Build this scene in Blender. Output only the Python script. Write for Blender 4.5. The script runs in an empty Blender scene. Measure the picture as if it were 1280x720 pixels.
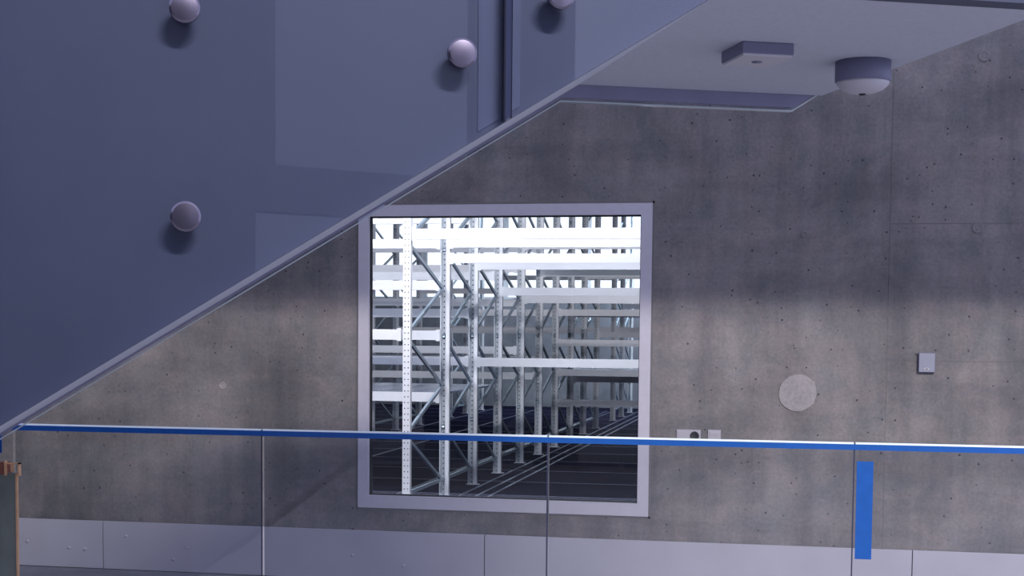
import bpy, bmesh, math, random
from mathutils import Vector, Matrix
random.seed(7)
S = bpy.context.scene
C = S.collection

# ------------------------------------------------------------------ camera
EYE = 1.782
YAW, PITCH, ROLL = 0.1944901, -0.06275594, 0.00884626
def cam_axes():
    fw = Vector((-math.sin(YAW), math.cos(YAW), 0)); rt = Vector((math.cos(YAW), math.sin(YAW), 0)); up = Vector((0, 0, 1))
    f2 = fw*math.cos(PITCH) + up*math.sin(PITCH); u2 = up*math.cos(PITCH) - fw*math.sin(PITCH)
    r3 = rt*math.cos(ROLL) + u2*math.sin(ROLL); u3 = u2*math.cos(ROLL) - rt*math.sin(ROLL)
    return r3, u3, f2
cd = bpy.data.cameras.new('camera'); cam = bpy.data.objects.new('camera', cd); C.objects.link(cam)
r_, u_, f_ = cam_axes()
cam.matrix_world = Matrix(((r_.x, u_.x, -f_.x, 0), (r_.y, u_.y, -f_.y, 0), (r_.z, u_.z, -f_.z, EYE), (0, 0, 0, 1)))
cd.sensor_width = 36; cd.lens = 1826.266/1280*36; cd.shift_y = (529.872-360)/1280
cd.clip_start = 0.05; cd.clip_end = 200
S.camera = cam

# ------------------------------------------------------------------ world, lights, exposure
S.view_settings.view_transform = 'Standard'; S.view_settings.look = 'None'
S.view_settings.exposure = 0.0; S.view_settings.gamma = 1.0; S.view_settings.use_curve_mapping = False
W = bpy.data.worlds.new('world'); S.world = W; W.use_nodes = True
bg = W.node_tree.nodes['Background']; bg.inputs[0].default_value = (0.58, 0.62, 0.89, 1); bg.inputs[1].default_value = 1.5

def area(name, loc, target, sx, sy, power, col):
    l = bpy.data.lights.new(name, 'AREA'); l.shape = 'RECTANGLE'; l.size = sx; l.size_y = sy; l.energy = power; l.color = col
    o = bpy.data.objects.new(name, l); C.objects.link(o); o.location = loc
    o.rotation_euler = (Vector(target)-Vector(loc)).to_track_quat('-Z', 'Y').to_euler()
    return o
# daylight from the high atrium glazing behind the camera
area('atrium_daylight', (4.6, -4.0, 7.75), (0.6, 10, 1.0), 3.4, 0.2, 1320, (1.0, 0.95, 0.92))
# ceiling luminaires of the store room behind the window (housings are built further down)
LUM = [(-5.4, 11.6), (-2.2, 11.6)]
for (x, y) in LUM:
    area('luminaire_light', (x, y, 4.6), (x, y+4.2, 0), 2.6, 0.25, 260, (0.97, 0.97, 1.0))
MID = [(-5.4, 14.45, 50), (-2.0, 14.45, 50), (-5.4, 20.3, 7), (-2.0, 20.3, 7), (-5.4, 31.6, 260), (-2.0, 31.6, 260)]  # first pair is unseen fill, added to whiten the front rack beams
for (x, y, w_) in MID:
    area('luminaire_light', (x, y, 5.1), (x, y+(2.2 if y < 16 else 0), 0), 2.6, 0.25, w_, (0.74, 0.88, 1.0))

# ------------------------------------------------------------------ materials
def lin(c): return tuple(((v/255)/12.92 if v/255 <= .04045 else ((v/255+.055)/1.055)**2.4) for v in c)
def newmat(name):
    m = bpy.data.materials.new(name); m.use_nodes = True
    nt = m.node_tree; nt.nodes.clear(); out = nt.nodes.new('ShaderNodeOutputMaterial'); return m, nt, out
def nd(nt, t, **kw):
    n = nt.nodes.new(t)
    for k, v in kw.items():
        if k in n.inputs: n.inputs[k].default_value = v
        else: setattr(n, k, v)
    return n
def simple(name, col, rough=.5, metal=0.0, var=0.08, scale=8, bump=0.0, spec=0.5):
    m, nt, out = newmat(name); b = nd(nt, 'ShaderNodeBsdfPrincipled', Roughness=rough, Metallic=metal)
    b.inputs['Specular IOR Level'].default_value = spec
    tc = nd(nt, 'ShaderNodeTexCoord'); n = nd(nt, 'ShaderNodeTexNoise', Scale=scale, Detail=5.0)
    nt.links.new(tc.outputs['Object'], n.inputs['Vector'])
    r = nd(nt, 'ShaderNodeValToRGB'); c = lin(col)
    r.color_ramp.elements[0].position = .3; r.color_ramp.elements[1].position = .7
    r.color_ramp.elements[0].color = (*[v*(1-var) for v in c], 1); r.color_ramp.elements[1].color = (*[min(1, v*(1+var)) for v in c], 1)
    nt.links.new(n.outputs['Fac'], r.inputs[0]); nt.links.new(r.outputs[0], b.inputs['Base Color'])
    if bump:
        bp = nd(nt, 'ShaderNodeBump', Strength=bump, Distance=.01); nt.links.new(n.outputs['Fac'], bp.inputs['Height']); nt.links.new(bp.outputs[0], b.inputs['Normal'])
    nt.links.new(b.outputs[0], out.inputs[0]); return m
def emis(name, col, st):
    m, nt, out = newmat(name); e = nd(nt, 'ShaderNodeEmission', Strength=st); e.inputs[0].default_value = (*col, 1)
    nt.links.new(e.outputs[0], out.inputs[0]); return m
def glass(name, tint, rough=0.0, ior=1.5):
    m, nt, out = newmat(name)
    t = nd(nt, 'ShaderNodeBsdfTransparent'); t.inputs[0].default_value = (*tint, 1)
    g = nd(nt, 'ShaderNodeBsdfGlossy', Roughness=rough); fr = nd(nt, 'ShaderNodeFresnel', IOR=ior)
    mx = nd(nt, 'ShaderNodeMixShader'); nt.links.new(fr.outputs[0], mx.inputs[0]); nt.links.new(t.outputs[0], mx.inputs[1]); nt.links.new(g.outputs[0], mx.inputs[2])
    nt.links.new(mx.outputs[0], out.inputs[0]); return m
def concrete(name, base, contrast=1.0, pores=True):
    m, nt, out = newmat(name); L = nt.links.new
    b = nd(nt, 'ShaderNodeBsdfPrincipled', Roughness=.72); b.inputs['Specular IOR Level'].default_value = .3
    g = nd(nt, 'ShaderNodeNewGeometry'); pos = g.outputs['Position']
    def ramp(fac, p0, c0, p1, c1):
        r = nd(nt, 'ShaderNodeValToRGB'); r.color_ramp.elements[0].position = p0; r.color_ramp.elements[1].position = p1
        r.color_ramp.elements[0].color = (*c0, 1); r.color_ramp.elements[1].color = (*c1, 1); L(fac, r.inputs[0]); return r.outputs[0]
    def mul(a, bb, f=1.0):
        x = nd(nt, 'ShaderNodeMix', data_type='RGBA', blend_type='MULTIPLY'); x.inputs[0].default_value = f
        L(a, x.inputs[6]); L(bb, x.inputs[7]); return x.outputs[2]
    c = lin(base)
    n1 = nd(nt, 'ShaderNodeTexNoise', Scale=1.15, Detail=7.0, Roughness=.62, Distortion=.5); L(pos, n1.inputs['Vector'])
    k = .30*contrast
    c1 = ramp(n1.outputs['Fac'], .33, (c[0]*(1-k), c[1]*(1-k*.92), c[2]*(1-k*.86)), .68, (c[0]*(1+k), c[1]*(1+k*.97), c[2]*(1+k*.93)))
    # rain-like vertical formwork streaks
    mp = nd(nt, 'ShaderNodeMapping'); mp.inputs['Scale'].default_value = (5.5, 5.5, .45); L(pos, mp.inputs[0])
    n2 = nd(nt, 'ShaderNodeTexNoise', Scale=1.0, Detail=5.0, Roughness=.6); L(mp.outputs[0], n2.inputs['Vector'])
    c2 = mul(c1, ramp(n2.outputs['Fac'], .3, (.80, .80, .82), .7, (1.16, 1.15, 1.13)), contrast)
    # blotches, warm and greenish
    n3 = nd(nt, 'ShaderNodeTexNoise', Scale=3.4, Detail=8.0, Roughness=.68, Distortion=.8); L(pos, n3.inputs['Vector'])
    c3 = mul(c2, ramp(n3.outputs['Fac'], .35, (1.17, 1.09, 1.06), .66, (.83, .88, .90)), contrast)
    # fine grain
    n4 = nd(nt, 'ShaderNodeTexNoise', Scale=46.0, Detail=4.0, Roughness=.7); L(pos, n4.inputs['Vector'])
    c4 = mul(c3, ramp(n4.outputs['Fac'], .3, (.84, .84, .84), .7, (1.14, 1.14, 1.14)))
    # horizontal pour lines
    mp2 = nd(nt, 'ShaderNodeMapping'); mp2.inputs['Scale'].default_value = (.5, .5, 6.0); L(pos, mp2.inputs[0])
    n5 = nd(nt, 'ShaderNodeTexNoise', Scale=1.0, Detail=6.0, Roughness=.6); L(mp2.outputs[0], n5.inputs['Vector'])
    col = mul(c4, ramp(n5.outputs['Fac'], .32, (.88, .88, .9), .7, (1.09, 1.08, 1.07)), contrast)
    hgt = n4.outputs['Fac']
    if pores:
        v = nd(nt, 'ShaderNodeTexVoronoi', Scale=24.0); L(pos, v.inputs['Vector'])
        sep = nd(nt, 'ShaderNodeSeparateColor'); L(v.outputs['Color'], sep.inputs[0])
        rad = nd(nt, 'ShaderNodeMath', operation='MULTIPLY'); L(sep.outputs[0], rad.inputs[0]); rad.inputs[1].default_value = .25
        sz = nd(nt, 'ShaderNodeMath', operation='SUBTRACT'); L(rad.outputs[0], sz.inputs[0]); sz.inputs[1].default_value = .06
        lt = nd(nt, 'ShaderNodeMath', operation='LESS_THAN'); L(v.outputs['Distance'], lt.inputs[0]); L(sz.outputs[0], lt.inputs[1])
        gt = nd(nt, 'ShaderNodeMath', operation='GREATER_THAN'); L(sep.outputs[1], gt.inputs[0]); gt.inputs[1].default_value = .3
        mk = nd(nt, 'ShaderNodeMath', operation='MULTIPLY'); L(lt.outputs[0], mk.inputs[0]); L(gt.outputs[0], mk.inputs[1])
        mx = nd(nt, 'ShaderNodeMix', data_type='RGBA'); L(mk.outputs[0], mx.inputs[0]); L(col, mx.inputs[6]); mx.inputs[7].default_value = (.07, .066, .075, 1); col = mx.outputs[2]
    bp = nd(nt, 'ShaderNodeBump', Strength=.12, Distance=.01); L(hgt, bp.inputs['Height']); L(bp.outputs[0], b.inputs['Normal'])
    L(col, b.inputs['Base Color']); L(b.outputs[0], out.inputs[0]); return m
def perforated(name, col, rows, pitch, rad):
    """painted steel with punched slots: dark dots repeated along local z at the given local x rows"""
    m, nt, out = newmat(name); L = nt.links.new
    b = nd(nt, 'ShaderNodeBsdfPrincipled', Roughness=.42); tc = nd(nt, 'ShaderNodeTexCoord'); sp = nd(nt, 'ShaderNodeSeparateXYZ'); L(tc.outputs['Object'], sp.inputs[0])
    def M(op, a, bb=None):
        n = nd(nt, 'ShaderNodeMath', operation=op)
        for i, q in enumerate((a, bb)):
            if q is None: continue
            if isinstance(q, (int, float)): n.inputs[i].default_value = q
            else: L(q, n.inputs[i])
        return n.outputs[0]
    tot = None
    for i, x0 in enumerate(rows):
        z = M('SUBTRACT', M('MULTIPLY', M('FRACT', M('DIVIDE', sp.outputs['Z'], pitch)), pitch), pitch/2)
        x = M('SUBTRACT', sp.outputs['X'], x0)
        d = M('SQRT', M('ADD', M('MULTIPLY', x, x), M('MULTIPLY', z, z)))
        k = M('LESS_THAN', d, rad); tot = k if tot is None else M('MAXIMUM', tot, k)
    mx = nd(nt, 'ShaderNodeMix', data_type='RGBA'); L(tot, mx.inputs[0]); mx.inputs[6].default_value = (*lin(col), 1); mx.inputs[7].default_value = (.03, .03, .05, 1)
    L(mx.outputs[2], b.inputs['Base Color']); L(b.outputs[0], out.inputs[0]); return m

M = {}
M['concrete'] = concrete('concrete', (140, 136, 136))
M['concrete_far'] = concrete('concrete_far', (120, 122, 130), .7, False)
M['mortar'] = concrete('mortar', (174, 169, 169), .5, False)
M['joint'] = simple('joint', (70, 68, 72), .9)
M['seam'] = simple('seam', (150, 144, 142), .9)
M['floor'] = concrete('floor_screed', (142, 143, 150), .5, False)
M['base'] = simple('baseboard_metal', (204, 200, 210), .42, .0, .05, 3)
M['frame'] = simple('aluminium', (222, 217, 226), .45, .0, .03, 20)
M['seal'] = simple('seal', (128, 124, 124), .7)
M['gasket'] = simple('gasket', (28, 28, 36), .6)
M['pane'] = glass('window_glass', (.97, .98, 1.0))
M['glass'] = glass('balustrade_glass', (.94, .955, .97))
M['tint'] = glass('dimming_glass', (.70, .71, .74))  # tint chosen to weaken the openings reflected in the stair glass
M['clad'] = glass('cladding_glass', (.86, .88, .94))
M['edge'] = simple('glass_edge_glint', (232, 244, 244), .12, 0, .03, 30, 0, .9)  # near-white colour stands in for light caught along glass edges
M['edge2'] = simple('far_edge_glint', (190, 202, 206), .15, 0, .05, 12, 0, .8)  # duller pale colour painted as the bright line of the far glass
M['gap'] = simple('glass_joint', (64, 70, 96), .6, 0, .05, 8, 0, .2)
M['stair'] = simple('stair_paint', (69, 74, 96), .55, 0, .05, 3)
M['fascia'] = simple('lightened_fascia', (128, 128, 154), .6)  # stair paint lightened to offset the shade on the far parapet
M['strip'] = simple('backing_strip', (82, 88, 112), .55)
M['stairgap'] = simple('joint_seal', (48, 52, 76), .9, 0, .05, 8, 0, .05)
M['soffit'] = simple('soffit_plaster', (194, 197, 208), .75, 0, .04, 60, .05)
M['steel'] = simple('brushed_steel', (120, 114, 130), .22, 1.0, .06, 40)
M['tape'] = simple('blue_tape', (26, 90, 172), .35, 0, .07, 25)
M['plastic'] = simple('white_plastic', (196, 192, 200), .4, 0, .02)
M['plastic2'] = simple('shade_grey_plastic', (112, 113, 138), .5, 0, .02)
M['sensor'] = simple('sensor_cover', (158, 160, 176), .45, 0, .02)
M['dark'] = simple('dark_plastic', (34, 34, 42), .4)
M['socket_in'] = simple('socket_well', (58, 58, 66), .5)
M['card'] = simple('cardboard', (224, 178, 138), .8, 0, .12, 30)
M['wood'] = simple('red_brown_wood', (150, 94, 80), .65, 0, .2, 14)
M['greenpanel'] = simple('dark_green_panel', (136, 144, 138), .4, 0, .22, 7)
M['rack'] = simple('rack_white', (222, 222, 228), .42, 0, .02)
M['galv'] = simple('galvanised', (150, 164, 178), .38, .35, .08, 30)
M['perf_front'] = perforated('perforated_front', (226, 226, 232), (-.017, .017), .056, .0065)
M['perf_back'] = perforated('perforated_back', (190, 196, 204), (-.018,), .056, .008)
M['deck'] = simple('shelf_deck', (120, 128, 158), .25, .3, .04)
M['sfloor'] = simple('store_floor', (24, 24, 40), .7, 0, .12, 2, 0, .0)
M['rail'] = simple('floor_rail', (96, 100, 122), .35, .4, .05)
M['white'] = simple('white_wall', (214, 216, 222), .8)
M['day'] = emis('daylight_pane', (.86, .92, 1.0), 1.5)
M['lamp'] = emis('lamp_diffuser', (1, 1, 1), 3.0)

# ------------------------------------------------------------------ builders
class MB:
    def __init__(s): s.bm = bmesh.new()
    def box(s, a, b, mi=0):
        (x0, y0, z0), (x1, y1, z1) = a, b
        v = [s.bm.verts.new(p) for p in ((x0,y0,z0),(x1,y0,z0),(x1,y1,z0),(x0,y1,z0),(x0,y0,z1),(x1,y0,z1),(x1,y1,z1),(x0,y1,z1))]
        for q in ((0,3,2,1),(4,5,6,7),(0,1,5,4),(1,2,6,5),(2,3,7,6),(3,0,4,7)): s.bm.faces.new([v[i] for i in q]).material_index = mi
        return s
    def prism(s, poly, ax, d0, d1, mi=0, edge_mi=None):
        """polygon in the plane across axis ax, extruded d0..d1"""
        def P(u, v, d): return (d, u, v) if ax == 0 else ((u, d, v) if ax == 1 else (u, v, d))
        A = [s.bm.verts.new(P(u, v, d0)) for u, v in poly]; B = [s.bm.verts.new(P(u, v, d1)) for u, v in poly]; n = len(poly)
        s.bm.faces.new(A).material_index = mi; s.bm.faces.new(B[::-1]).material_index = mi
        for i in range(n): s.bm.faces.new((A[i], B[i], B[(i+1) % n], A[(i+1) % n])).material_index = mi if edge_mi is None else edge_mi
        return s
    def bar(s, a, b, w, h, mi=0):
        a = Vector(a); b = Vector(b); d = (b-a).normalized(); ref = Vector((1, 0, 0)) if abs(d.x) < .9 else Vector((0, 0, 1))
        u = d.cross(ref).normalized()*h/2; r = ref*w/2
        v = [s.bm.verts.new(p) for p in (a-u-r, a-u+r, a+u+r, a+u-r, b-u-r, b-u+r, b+u+r, b+u-r)]
        for q in ((0,3,2,1),(4,5,6,7),(0,1,5,4),(1,2,6,5),(2,3,7,6),(3,0,4,7)): s.bm.faces.new([v[i] for i in q]).material_index = mi
        return s
    def lathe(s, prof, seg=32, ax='z', mi=0, mis=None):
        rings = []
        for r, h in prof:
            if r < 1e-6: rings.append([s.bm.verts.new((0, 0, h) if ax == 'z' else (0, h, 0))])
            else: rings.append([s.bm.verts.new((r*math.cos(2*math.pi*i/seg), r*math.sin(2*math.pi*i/seg), h) if ax == 'z' else (r*math.cos(2*math.pi*i/seg), h, r*math.sin(2*math.pi*i/seg))) for i in range(seg)])
        for k in range(len(rings)-1):
            A, B = rings[k], rings[k+1]
            for i in range(seg):
                j = (i+1) % seg
                q = ([A[0], B[i], B[j]] if len(A) == 1 else ([A[i], A[j], B[0]] if len(B) == 1 else [A[i], A[j], B[j], B[i]]))
                if len(A) == 1 and len(B) == 1: continue
                f = s.bm.faces.new(q); f.smooth = True; f.material_index = mis[k] if mis else mi
        return s
    def mesh(s, name, mats):
        bmesh.ops.recalc_face_normals(s.bm, faces=s.bm.faces); me = bpy.data.meshes.new(name); s.bm.to_mesh(me); s.bm.free()
        for m in (mats if isinstance(mats, (list, tuple)) else [mats]): me.materials.append(M[m])
        return me
    def build(s, name, mats, parent=None, loc=None, bevel=0):
        o = bpy.data.objects.new(name, s.mesh(name, mats)); C.objects.link(o)
        if parent: o.parent = parent
        if loc is not None: o.location = loc
        if bevel:
            b = o.modifiers.new('bevel', 'BEVEL'); b.width = bevel; b.segments = 2; b.limit_method = 'ANGLE'
        return o
def link(name, me, parent, loc=(0, 0, 0), rz=0):
    o = bpy.data.objects.new(name, me); C.objects.link(o); o.parent = parent; o.location = loc; o.rotation_euler.z = rz; return o
def tag(o, label, cat, group=None):
    o['label'] = label; o['category'] = cat
    if group: o['group'] = group
    return o
def struct(o, label=None):
    o['kind'] = 'structure'
    if label: o['label'] = label
    return o
def empty(name, loc=(0, 0, 0), rz=0):
    o = bpy.data.objects.new(name, None); C.objects.link(o); o.location = loc; o.rotation_euler.z = rz; o.empty_display_size = .1; return o

# ================================================================== SETTING: corridor with the concrete wall
struct(MB().box((-7.4, 4.86, -.2), (6.5, 10.0, 0)).build('floor', 'floor'), 'pale grey screed floor along the concrete wall')
struct(MB().box((-7.4, -6, .04), (6.5, 4.86, .34)).build('floor_gallery', 'floor'), 'raised grey gallery floor before the glass balustrade')
struct(MB().box((-7.4, 5.0, 4.02), (6.5, 8.7, 4.3)).build('ceiling', 'soffit'), 'unseen pale slab added above the corridor to shade the upper wall')  # out of view; added and sized to throw the wall's shadow edge

struct(MB().box((-7.4, -6.25, .34), (3.08, -6, 5.4)).box((3.08, -6.25, .34), (6.5, -6, 1.6)).box((3.08, -6.25, 2.8), (6.5, -6, 3.2)).box((3.08, -6.25, 3.2), (3.27, -6, 5.4)).box((5.4, -6.25, 3.2), (6.5, -6, 5.4)).build('wall_front_reflected', 'concrete_far'), 'unseen grey hall wall added for reflections, its window panes tinted to dim them')  # out of view; added, with its openings, to reflect in steel and glass
for (x0, x1, z0, z1) in ((3.08, 6.5, 1.6, 2.8), (3.27, 5.4, 3.2, 5.4)):
    MB().box((x0, -6.15, z0), (x1, -6.13, z1)).build('dimming_pane', 'tint', bpy.data.objects['wall_front_reflected'])  # panes added only to dim the reflected openings
struct(MB().box((-7.65, -6.25, 0), (-7.4, 10.24, 5.4)).build('wall_left_blocker', 'concrete_far'), 'unseen grey side wall added to block sky light from the left')  # out of view; added to darken the left of the concrete wall
WX0, WX1, WZ0, WZ1 = -3.10, -0.994, .508, 2.68
wall = struct(MB().box((-7.4, 10.003, 0), (WX0, 10.24, 4.3)).box((WX1, 10.003, 0), (6.5, 10.24, 4.3)).box((WX0, 10.003, 0), (WX1, 10.24, WZ0)).box((WX0, 10.003, WZ1), (WX1, 10.24, 4.3)).build('wall_back', 'seam'),
              'grey-brown board-marked concrete wall with an inner window')
def panel(x0, x1, z0, z1):
    MB().box((x0, 10.0, z0), (x1, 10.003, z1)).build('concrete_panel', 'concrete', wall)
g = .0013
panel(-7.4, -7.2-g, 0, 4.3)
bm = MB()                                                    # the cast bay round the window, one pour
bm.box((-7.2+g, 10.0, 0), (WX0, 10.003, 4.3)).box((WX1, 10.0, 0), (.56-g, 10.003, 4.3)).box((WX0, 10.0, 0), (WX1, 10.003, WZ0)).box((WX0, 10.0, WZ1), (WX1, 10.003, 4.3))
bm.build('concrete_panel', 'concrete', wall)
for x0, x1 in ((.56+g, 3.4-g), (3.4+g, 6.5)):
    for z0, z1 in ((0, 1.614-g), (1.614+g, 2.516-g), (2.516+g, 4.3)): panel(x0, x1, z0, z1)
# filled core hole and cone plugs
pts = []
for i in range(22):
    a = 2*math.pi*i/22; r = .127*(1+.025*math.sin(2*a+.6)+random.uniform(-.025, .025)); pts.append((-.015+r*math.cos(a)*.98, 1.392+r*math.sin(a)))
o = MB().prism(pts, 1, 9.992, 10.004).build('mortar_patch', 'mortar', wall); o['label'] = 'pale round mortar patch'
for x, z, r in ((-4.116, 1.376, .026), (1.115, 2.487, .036), (1.124, 3.593, .036), (.005, 2.45, .022)):
    MB().lathe([(r*.55, -.001), (r*.8, -.004), (r, -.004), (r*1.02, .004)], 20, 'y').lathe([(0, -.001), (r*.55, -.001)], 20, 'y').build('tie_plug', 'mortar' if x < -1 else 'concrete', wall, (x, 10.0, z))

# baseboard of wide metal panels
bb = struct(MB().box((-7.4, 9.985, 0), (6.5, 10.0, .352)).build('baseboard_back', 'joint'), 'low pale grey metal baseboard along the concrete wall')
js = [-7.4, -5.045, -2.153, .755, 3.65, 6.5]
for a, b in zip(js, js[1:]):
    MB().box((a+.003, 9.965, .004), (b-.003, 9.986, .358)).build('baseboard_panel', 'base', bb, bevel=.002)
for x, z in ((-5.654, .188), (-5.317, .153), (-5.188, .145), (-4.86, .253), (-4.382, .188), (-4.489, .095), (-3.118, .177), (-2.738, .117)):
    MB().lathe([(0, -.016), (.009, -.014), (.012, -.006), (.012, 0)], 12, 'y').build('screw_head', 'plastic', bb, (x, 9.965, z))  # white colour stands in for small glints on the heads

# window
win = struct(MB().box((WX0, 9.996, WZ0), (WX0+.014, 10.2, WZ1)).box((WX1-.014, 9.996, WZ0), (WX1, 10.2, WZ1)).box((WX0, 9.996, WZ0), (WX1, 10.2, WZ0+.014)).box((WX0, 9.996, WZ1-.014), (WX1, 10.2, WZ1)).build('window_1', 'seal'),
             'square inner window in a pale aluminium frame')
ix0, ix1, iz0, iz1 = -3.013, -1.084, .610, 2.588
ox0, ox1, oz0, oz1 = WX0+.014, WX1-.014, WZ0+.014, WZ1-.014
for poly in ([(ox0, oz0), (ox1, oz0), (ix1, iz0), (ix0, iz0)], [(ox0, oz1), (ix0, iz1), (ix1, iz1), (ox1, oz1)], [(ox0, oz0), (ix0, iz0), (ix0, iz1), (ox0, oz1)], [(ox1, oz0), (ox1, oz1), (ix1, iz1), (ix1, iz0)]):
    MB().prism(poly, 1, 9.985, 10.08).build('frame_member', 'frame', win)
gk = .008
MB().box((ix0, 10.03, iz0), (ix0+gk, 10.07, iz1)).box((ix1-gk, 10.03, iz0), (ix1, 10.07, iz1)).box((ix0, 10.03, iz0), (ix1, 10.07, iz0+gk)).box((ix0, 10.03, iz1-gk), (ix1, 10.07, iz1)).build('gasket', 'gasket', win)
MB().box((ix0+.002, 10.045, iz0+.002), (ix1-.002, 10.055, iz1-.002)).build('pane', 'pane', win)

# ================================================================== SETTING: store room behind the window
struct(MB().box((-15, 10.24, -.2), (5, 34.7, 0)).build('floor_store', 'sfloor'), 'dark glossy floor of the store room')
fl = bpy.data.objects['floor_store']
for x in (-6.95, -5.95, -4.30, -4.18, -3.60, -3.42, -3.28): MB().box((x-.014, 10.3, 0), (x+.014, 33.0, .008)).build('floor_rail', 'rail', fl)
yy = 11.3
while yy < 34:
    MB().box((-14.5, yy-.008, 0), (4.8, yy+.008, .004)).build('floor_joint', 'rail', fl); yy += 1.43
struct(MB().box((-15, 10.24, 5.4), (5, 34.7, 5.6)).build('ceiling_store', 'concrete_far'), 'grey ceiling of the store room')
struct(MB().box((-15.2, 10.24, 0), (-15, 34.7, 5.4)).build('wall_store_left', 'concrete_far'), 'grey left side wall of the store room')
struct(MB().box((5, 10.24, 0), (5.2, 34.7, 5.4)).build('wall_store_right', 'concrete_far'), 'grey right side wall of the store room')
wf = struct(MB().box((-15, 34.5, 0), (5, 34.7, 2.55)).box((-15, 34.5, 5.1), (5, 34.7, 5.4)).build('wall_store_far', 'concrete_far'), 'grey concrete far wall of the store room')
x = -15
while x < 4.9:
    wn = struct(MB().box((x, 34.5, 2.55), (x+.07, 34.66, 5.1)).box((x+1.93, 34.5, 2.55), (x+2.0, 34.66, 5.1)).box((x+.07, 34.5, 2.55), (x+1.93, 34.66, 2.62)).box((x+.07, 34.5, 5.03), (x+1.93, 34.66, 5.1)).build('window_2', 'white'), 'high bright window in the far wall of the store room')
    MB().box((x+.07, 34.6, 2.62), (x+1.93, 34.62, 5.03)).build('pane', 'day', wn); x += 2.0

# ================================================================== RACKING
PY = [13.66, 15.2, 16.58, 18.0, 19.5, 20.93, 22.37, 23.9, 25.4, 27.03, 29.55, 31.0, 32.6]
XR = [-7.15, -3.735, -.32]
HP = 4.6
def post_front():
    return MB().box((-.038, 0, 0), (.038, .003, HP)).box((-.038, .003, 0), (-.035, .06, HP)).box((.035, .003, 0), (.038, .06, HP)).box((-.055, -.01, 0), (.055, .075, .006)).mesh('upright', ['perf_front'])
def post_back():
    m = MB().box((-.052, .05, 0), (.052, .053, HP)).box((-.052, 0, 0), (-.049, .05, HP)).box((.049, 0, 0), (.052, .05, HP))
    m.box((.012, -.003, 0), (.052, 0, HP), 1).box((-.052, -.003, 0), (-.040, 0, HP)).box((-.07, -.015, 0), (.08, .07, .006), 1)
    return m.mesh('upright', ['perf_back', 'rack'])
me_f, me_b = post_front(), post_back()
def beam_mesh(L):
    m = MB().box((.0, 0, 0), (L, .045, .1)).box((0, -.004, -.012), (.04, 0, .112)).box((L-.04, -.004, -.012), (L, 0, .112))
    return m.mesh('beam', ['rack'])
me_beam = beam_mesh(3.415-.104)
def deck_mesh(D):
    m = MB(); n = 9; L = 3.3
    for i in range(n): m.box((.01+i*L/n, 0, 0), ((i+1)*L/n-.006, D, .022))
    return m.mesh('shelf_deck', ['deck'])
decks = {}
def brace_meshes(D):
    ms = []
    fz, rz = (.77, 1.736, 2.656, 3.6), (.196, 1.203, 2.236, 3.15, 4.1)
    seq = []
    for i in range(4): seq += [((D, rz[i]), (0, fz[i])), ((0, fz[i]), (D, rz[i+1]))]
    seq.append(((0, rz[0]), (D, rz[0])))
    for (y0, z0), (y1, z1) in seq: ms.append(MB().bar((0, y0, z0), (0, y1, z1), .026, .034).mesh('brace', ['galv']))
    return ms
BEAMS = [('R',0,2.663),('R',1,2.672),('R',1,2.509),('R',2,2.500),('R',3,2.238),('R',4,2.175),('R',6,2.040),('R',7,2.040),('R',6,1.575),('R',2,1.382),('R',6,1.116),('R',7,.968),('R',6,.648),
 ('R',9,1.698),('R',5,2.590),('R',10,1.795),('R',4,2.9),('R',8,2.72),('R',11,2.3),
 ('L',2,3.03),('L',1,2.665),('L',5,2.94),('L',4,2.59),('L',1,2.222),('L',4,2.13),('L',2,1.945),('L',0,1.698),('L',1,1.690),('L',2,1.390),('L',5,1.095),('L',1,1.028),('L',6,2.034),('L',8,1.756),
 ('L',4,1.483),('L',3,2.430),('L',7,1.281),('L',10,1.8),('L',9,2.5),('L',11,2.9)]
DECKS = [('L',1,3,1.122),('R',6,7,2.138),('R',6,7,1.20),('L',4,5,2.228)]
RACKS = [((0, 1, 2), 'white steel pallet rack nearest the window, with the wide perforated upright', 3),
         ((3, 4, 5), 'grey-white steel pallet rack standing right behind the front rack', 6),
         ((6, 7, 8, 9), 'shaded blue-grey pallet rack in the depth of the store room', 10),
         ((10, 11, 12), 'brightly lit white pallet rack at the far end by the grey wall', 12)]
for ids, lab, last in RACKS:
    r0 = empty('pallet_rack', (XR[1], PY[ids[0]], 0)); tag(r0, lab, 'pallet rack', 'pallet racks in the store room')
    ox, oy = XR[1], PY[ids[0]]
    for k in ids:
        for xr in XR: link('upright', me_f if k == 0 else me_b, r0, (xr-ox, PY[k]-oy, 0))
        if k+1 <= last and k+1 < len(PY):
            if k == 9: continue
            ms = brace_meshes(PY[k+1]-PY[k]-.05)
            for xr in XR:
                for me in ms: link('brace', me, r0, (xr-ox-.02, PY[k]+.03-oy, 0))
    for bay, k, z in BEAMS:
        if k in ids: link('beam', me_beam, r0, ((XR[0] if bay == 'L' else XR[1])+.052-ox, PY[k]-.012-oy, z))
    for bay, k0, k1, z in DECKS:
        if k0 in ids:
            D = PY[k1]-PY[k0]
            link('shelf_deck', deck_mesh(D), r0, ((XR[0] if bay == 'L' else XR[1])+.055-ox, PY[k0]+.035-oy, z-.024))
LL = ['long white luminaire hung inside just above the window, at the left', 'long white luminaire hung inside just above the window, at the right', 'unseen fill luminaire added over the front rack, at the left', 'unseen fill luminaire added over the front rack, at the right', 'long white ceiling luminaire over the middle racks, at the left', 'long white ceiling luminaire over the middle racks, at the right', 'long white ceiling luminaire by the far wall, at the left', 'long white ceiling luminaire by the far wall, at the right']
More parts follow.
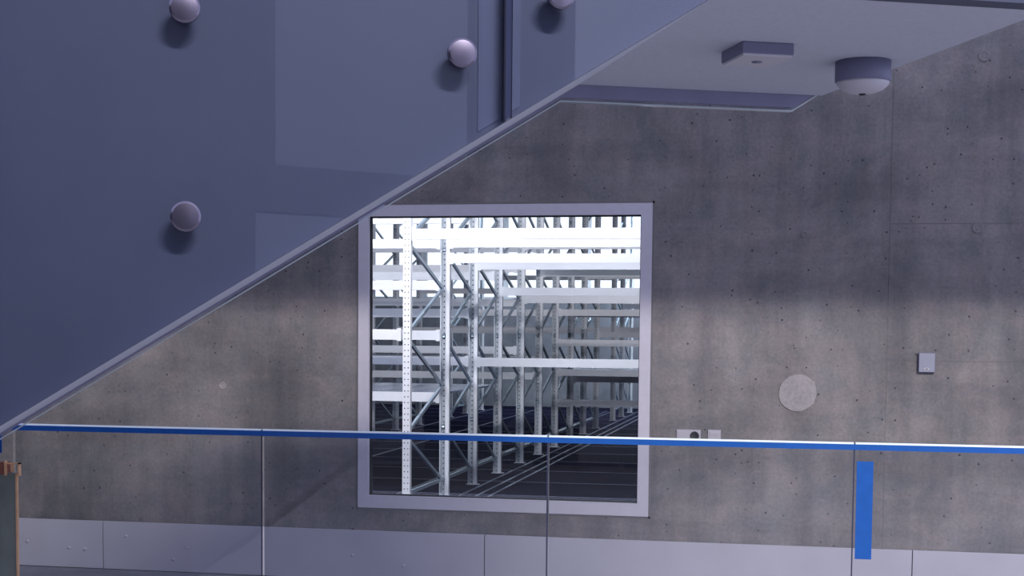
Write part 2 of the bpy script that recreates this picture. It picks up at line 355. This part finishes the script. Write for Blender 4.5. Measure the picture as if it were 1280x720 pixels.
for i, (x, y) in enumerate(LUM + [q[:2] for q in MID]):
    l = MB().box((-1.35, -.16, .03), (1.35, .16, .12)).build('ceiling_luminaire', 'white', None, (x, y, 4.63 if i < 2 else 5.13))
    tag(l, LL[i], 'luminaire', 'store room luminaires')
    for dx in (-1, 1): MB().box((dx-.006, -.006, .12), (dx+.006, .006, .77 if i < 2 else .27)).build('hanger', 'steel', l)
    MB().box((-1.3, -.13, .012), (1.3, .13, .03)).build('diffuser', 'lamp', l)

# ================================================================== STAIR (own axes: x along the flight, y across, z up)
SA = 0.405
st = empty('staircase', (0, 0, 0), SA)
tag(st, 'dark blue staircase clad in glass panels with round steel fixings, seen from below', 'staircase')
K = .624; N0 = 1.830; ZS = 2.536; S1 = (ZS-N0)/K; S2 = 1.925; TN, TF = 3.0, 4.4
def zb(s, off=0):                                            # underside line of the stair
    if s < S1: return N0+K*s+off
    if s < S2: return ZS+off
    return ZS+K*(s-S2)+off
SL, SR = -3.0, 2.35
def side_poly(sa, sb, off0, off1):
    xs = sorted([sa, sb]+[q for q in (S1, S2) if sa < q < sb])
    return [(q, zb(q, off0)) for q in xs] + [(q, zb(q, off1)) for q in reversed(xs)]
# parapet cores
MB().prism(side_poly(SL, SR, 0, 1.12), 1, TN+.05, TN+.11).build('parapet', 'stair', st)
# soffits
MB().prism([(SL, zb(SL)), (S1, ZS), (S1, ZS+.03), (SL, zb(SL)+.03)], 1, TN+.111, TF-.035).build('flight_soffit', 'soffit', st)
MB().box((S1, TN+.111, ZS), (S2, TF-.035, ZS+.03)).build('landing_soffit', 'soffit', st)
MB().prism([(S2, ZS), (SR, zb(SR)), (SR, zb(SR)+.03), (S2, ZS+.03)], 1, TN+.111, TF-.035).build('flight_soffit', 'soffit', st)
# treads
for i in range(14):
    s0 = SL+.15+i*.285
    if s0+.285 < S1: MB().box((s0, TN+.11, zb(s0)+.2), (s0+.30, TF-.11, zb(s0)+.25)).build('tread', 'stair', st)
# near cladding glass, its joints and fixings
def glass_panel(sa, sb, o0, o1, t0, t1, kink=True):
    m = MB().prism(side_poly(sa, sb, o0, o1), 1, t0, t1, 0, 1); return m.build('glass_panel', ['clad', 'stair'], st)
jn = [-2.10, -.745, .628, 1.98, 2.35]
for a, b in zip(jn, jn[1:]): glass_panel(a+.007, b-.007, 0, 1.2, TN, TN+.017)
for j in jn[1:4]:
    MB().prism(side_poly(j-.056, j+.034, .014, 1.1), 1, TN+.0475, TN+.0515).build('backing_strip', 'strip', st)
    MB().prism(side_poly(j-.0068, j+.0068, .004, 1.1), 1, TN+.004, TN+.042).build('joint_seal', 'stairgap', st)
for s_ in (-1.39, -.027, .528, .735, 1.30, 1.88, 2.1):
    for dz in (.192, .60, 1.0):
        r = .030
        MB().lathe([(0, -.0172), (r*.5, -.0168), (r*.86, -.0158)], 36, 'y').lathe([(r*.86, -.0158), (r, -.0135)], 36, 'y').lathe([(r, -.0135), (r, 0)], 36, 'y').build('round_fixing', 'steel', st, (s_, TN, zb(s_)+dz))
        MB().lathe([(.014, 0), (.014, .05)], 16, 'y').build('fixing_spacer', 'steel', st, (s_, TN, zb(s_)+dz))
# far glass hangs a little below the soffit
FK1, FK2 = 1.079, 1.831; ZF = 2.486
def zf(s): return ZF+K*(s-FK1) if s < FK1 else (ZF if s < FK2 else ZF+K*(s-FK2))
xs = [SL, FK1, FK2, SR]
MB().prism([(q, zf(q)+.010) for q in xs]+[(q, zf(q)+1.1) for q in reversed(xs)], 1, TF-.032, TF-.022).build('parapet', 'fascia', st)
MB().prism([(q, zf(q)-.0015) for q in xs]+[(q, zf(q)+.0025) for q in reversed(xs)], 1, TF-.0215, TF).build('edge_glint', 'edge2', st)  # pale strip painted as the highlight on the lower glass edge
for a, b in ((SL, -.9), (-.89, FK1-.3), (FK1-.29, FK2+.2), (FK2+.21, SR)):
    xs = sorted([a, b]+[q for q in (FK1, FK2) if a < q < b])
    MB().prism([(q, zf(q)+.0032) for q in xs]+[(q, zf(q)+1.15) for q in reversed(xs)], 1, TF-.02, TF, 0, 1).build('glass_panel', ['clad', 'edge'], st)

# devices under the landing
det = empty('smoke_detector', (0, 0, 0)); c, s_ = math.cos(SA), math.sin(SA)
def ST(s, t, z): return (s*c-t*s_, s*s_+t*c, z)
det.location = ST(1.795, 3.80, ZS-.088)
tag(det, 'round white smoke detector with a domed cap under the stair landing', 'smoke detector')
MB().lathe([(0, .088), (.076, .088), (.076, .034), (.073, .031), (0, .031)], 48).build('base', 'plastic2', det)  # side shade put into the darker base colour
MB().lathe([(0, .031), (.073, .031), (.070, .024), (.058, .012), (.036, .003), (.014, 0), (0, 0)], 48).build('cap', 'plastic', det)
MB().lathe([(0, -.004), (.008, -.004), (.011, .002), (0, .002)], 20).build('sensor_lens', 'dark', det)
bx = empty('ceiling_box', ST(1.441, 3.69, ZS-.036), SA)
tag(bx, 'flat square grey box fixed under the stair landing beside the smoke detector', 'ceiling box')
MB().box((-.071, -.08, .006), (.071, .08, .036)).build('housing', 'plastic2', bx, bevel=.003)  # dark housing colour paints the shade on its sides
MB().box((-.067, -.076, 0), (.067, .076, .006)).build('cover', 'plastic', bx)
MB().lathe([(0, -.002), (.014, -.002), (.014, 0)], 20).build('indicator', 'plastic2', bx)

# ================================================================== GLASS BALUSTRADE with blue tape
GY, GZ = 4.8, 1.437
def balustrade(x0, x1, lab):
    b = empty('balustrade_panel', ((x0+x1)/2, GY, .1)); tag(b, lab, 'glass panel', 'glass balustrade panels'); w = (x1-x0)/2
    MB().prism([(-w, 0), (w, 0), (w, GZ-.106), (-w, GZ-.106)], 1, 0, .0175).build('glass_pane', ['glass'], b)
    MB().box((w+.0005, .002, 0), (w+.0045, .015, GZ-.12)).build('joint_seal', 'gap', b)
    MB().prism([(0, GZ-.106), (.0175, GZ-.106), (.0175, GZ-.1045), (.012, GZ-.0985), (.0055, GZ-.0985), (0, GZ-.1045)], 0, -w, w).build('edge_glint', 'edge', b)  # pale strip painted as the white highlight along the top
    MB().box((-w+.02, -.012, 0), (w-.02, 0, .3)).build('base_clamp', 'steel', b)
    return b
jx = [-2.78, -1.832, -.823, .176, 1.19, 2.2]
labs = ['clear glass balustrade panel at the far left, reaching behind the dark green sheet', 'clear glass balustrade panel before the left half of the window', 'clear glass balustrade panel before the right half of the window and the wall sockets', 'clear glass balustrade panel at the far right, carrying the vertical blue tape']
for i in range(4): balustrade(jx[i]+.003, jx[i+1]-.003, labs[i])
def tape(x0, x1, lab):
    m = MB().box((x0, GY-.0015, GZ-.023), (x1, GY-.0002, GZ-.0045)).box((x0, GY+.0177, GZ-.02), (x1, GY+.019, GZ-.0045))
    tag(m.build('edge_tape', 'tape'), lab, 'tape', 'blue tape along the glass edge')
tape(-2.78, -.196, 'long blue tape along the glass top edge, passing across the window')
tape(-.1955, 1.187, 'blue tape along the glass top edge, right of the wall sockets')
o = MB().box((.184, GY-.0012, 1.062), (.236, GY-.0002, 1.378)).build('tape_strip', 'tape'); tag(o, 'short vertical strip of blue tape stuck on the glass at the right', 'tape')
o = MB().box((.245, GY-.001, 1.383), (.318, GY-.0002, 1.413)).build('clear_sticker', 'pane'); tag(o, 'faint clear sticker on the glass just below the blue top tape', 'sticker')

# sheet with wooden cap at the left edge
sh = empty('sheet_panel', (-2.47, 4.15, .34)); tag(sh, 'dark green sheet with a red-brown wooden cap and cardboard edge at the far left', 'panel')
MB().box((-.55, 0, 0), (.078, .008, .99)).build('sheet', 'greenpanel', sh)
MB().box((.078, -.004, 0), (.084, .004, .99)).build('edge_protector', 'card', sh)
MB().box((-.55, -.006, .985), (.045, .036, 1.022)).build('cap', 'wood', sh)
MB().box((.045, -.012, .982), (.050, -.002, 1.028)).box((.050, -.010, 1.018), (.094, .004, 1.022)).box((.090, -.010, .982), (.094, .004, 1.022)).box((.066, -.010, .995), (.070, .004, 1.018)).build('cardboard_corner', 'card', sh)
MB().box((-.03, -.012, 0), (.012, 0, .985)).build('upright_batten', 'gap', sh)
o = MB().box((-2.70, 4.33, 1.375), (-2.545, 4.332, 1.435)).build('tape_piece', 'tape'); tag(o, 'small piece of blue tape at the left edge, under the stair', 'tape')

# ================================================================== WALL DEVICES
def plate(name, x0, x1, z1, lab, cat):
    r = empty(name, ((x0+x1)/2, 10.0, z1-.083)); tag(r, lab, cat); w = (x1-x0)/2
    MB().box((-w, -.012, 0), (w, 0, .083)).build('cover_frame', 'plastic', r, bevel=.002); return r, w
ds, w = plate('double_socket', -.821, -.658, 1.128, 'white double wall socket plate just above the blue tape, beside the window', 'wall socket')
MB().box((-.072, -.015, .011), (-.010, -.011, .072)).build('blank_insert', 'plastic', ds, bevel=.001)
q = MB().lathe([(.031, -.012), (.031, -.0145), (.026, -.0145), (.022, -.0128), (0, -.0128)], 32, 'y').build('socket_well', 'socket_in', ds, (.041, 0, .0415))
for dx in (-.0095, .0095): MB().lathe([(0, -.0134), (.003, -.0134), (.003, -.0126)], 10, 'y').build('pin_hole', 'dark', q, (dx, 0, 0))
sg, w = plate('data_socket', -.609, -.522, 1.130, 'small single white wall plate right of the double socket', 'wall plate')
MB().box((-.032, -.016, .048), (.032, -.011, .070)).build('flap', 'plastic', sg, bevel=.001)
MB().box((-.032, -.014, .012), (.032, -.011, .045)).build('insert', 'plastic', sg)
wb = empty('wall_sensor', (.815, 10.0, 1.540)); tag(wb, 'small pale grey box on the concrete wall at the right', 'wall box')
MB().box((-.053, -.036, 0), (.053, 0, .130)).build('housing', 'plastic2', wb, bevel=.003)
MB().box((-.050, -.041, .003), (.050, -.036, .127)).build('cover', 'sensor', wb, bevel=.002)
MB().prism([(.018*math.cos(2*math.pi*i/20), .024+.009*math.sin(2*math.pi*i/20)) for i in range(20)], 1, -.043, -.041).build('oval_badge', 'plastic', wb)
MB().prism([(.007*math.cos(2*math.pi*i/14), .024+.003*math.sin(2*math.pi*i/14)) for i in range(14)], 1, -.044, -.043).build('key_slot', 'dark', wb)
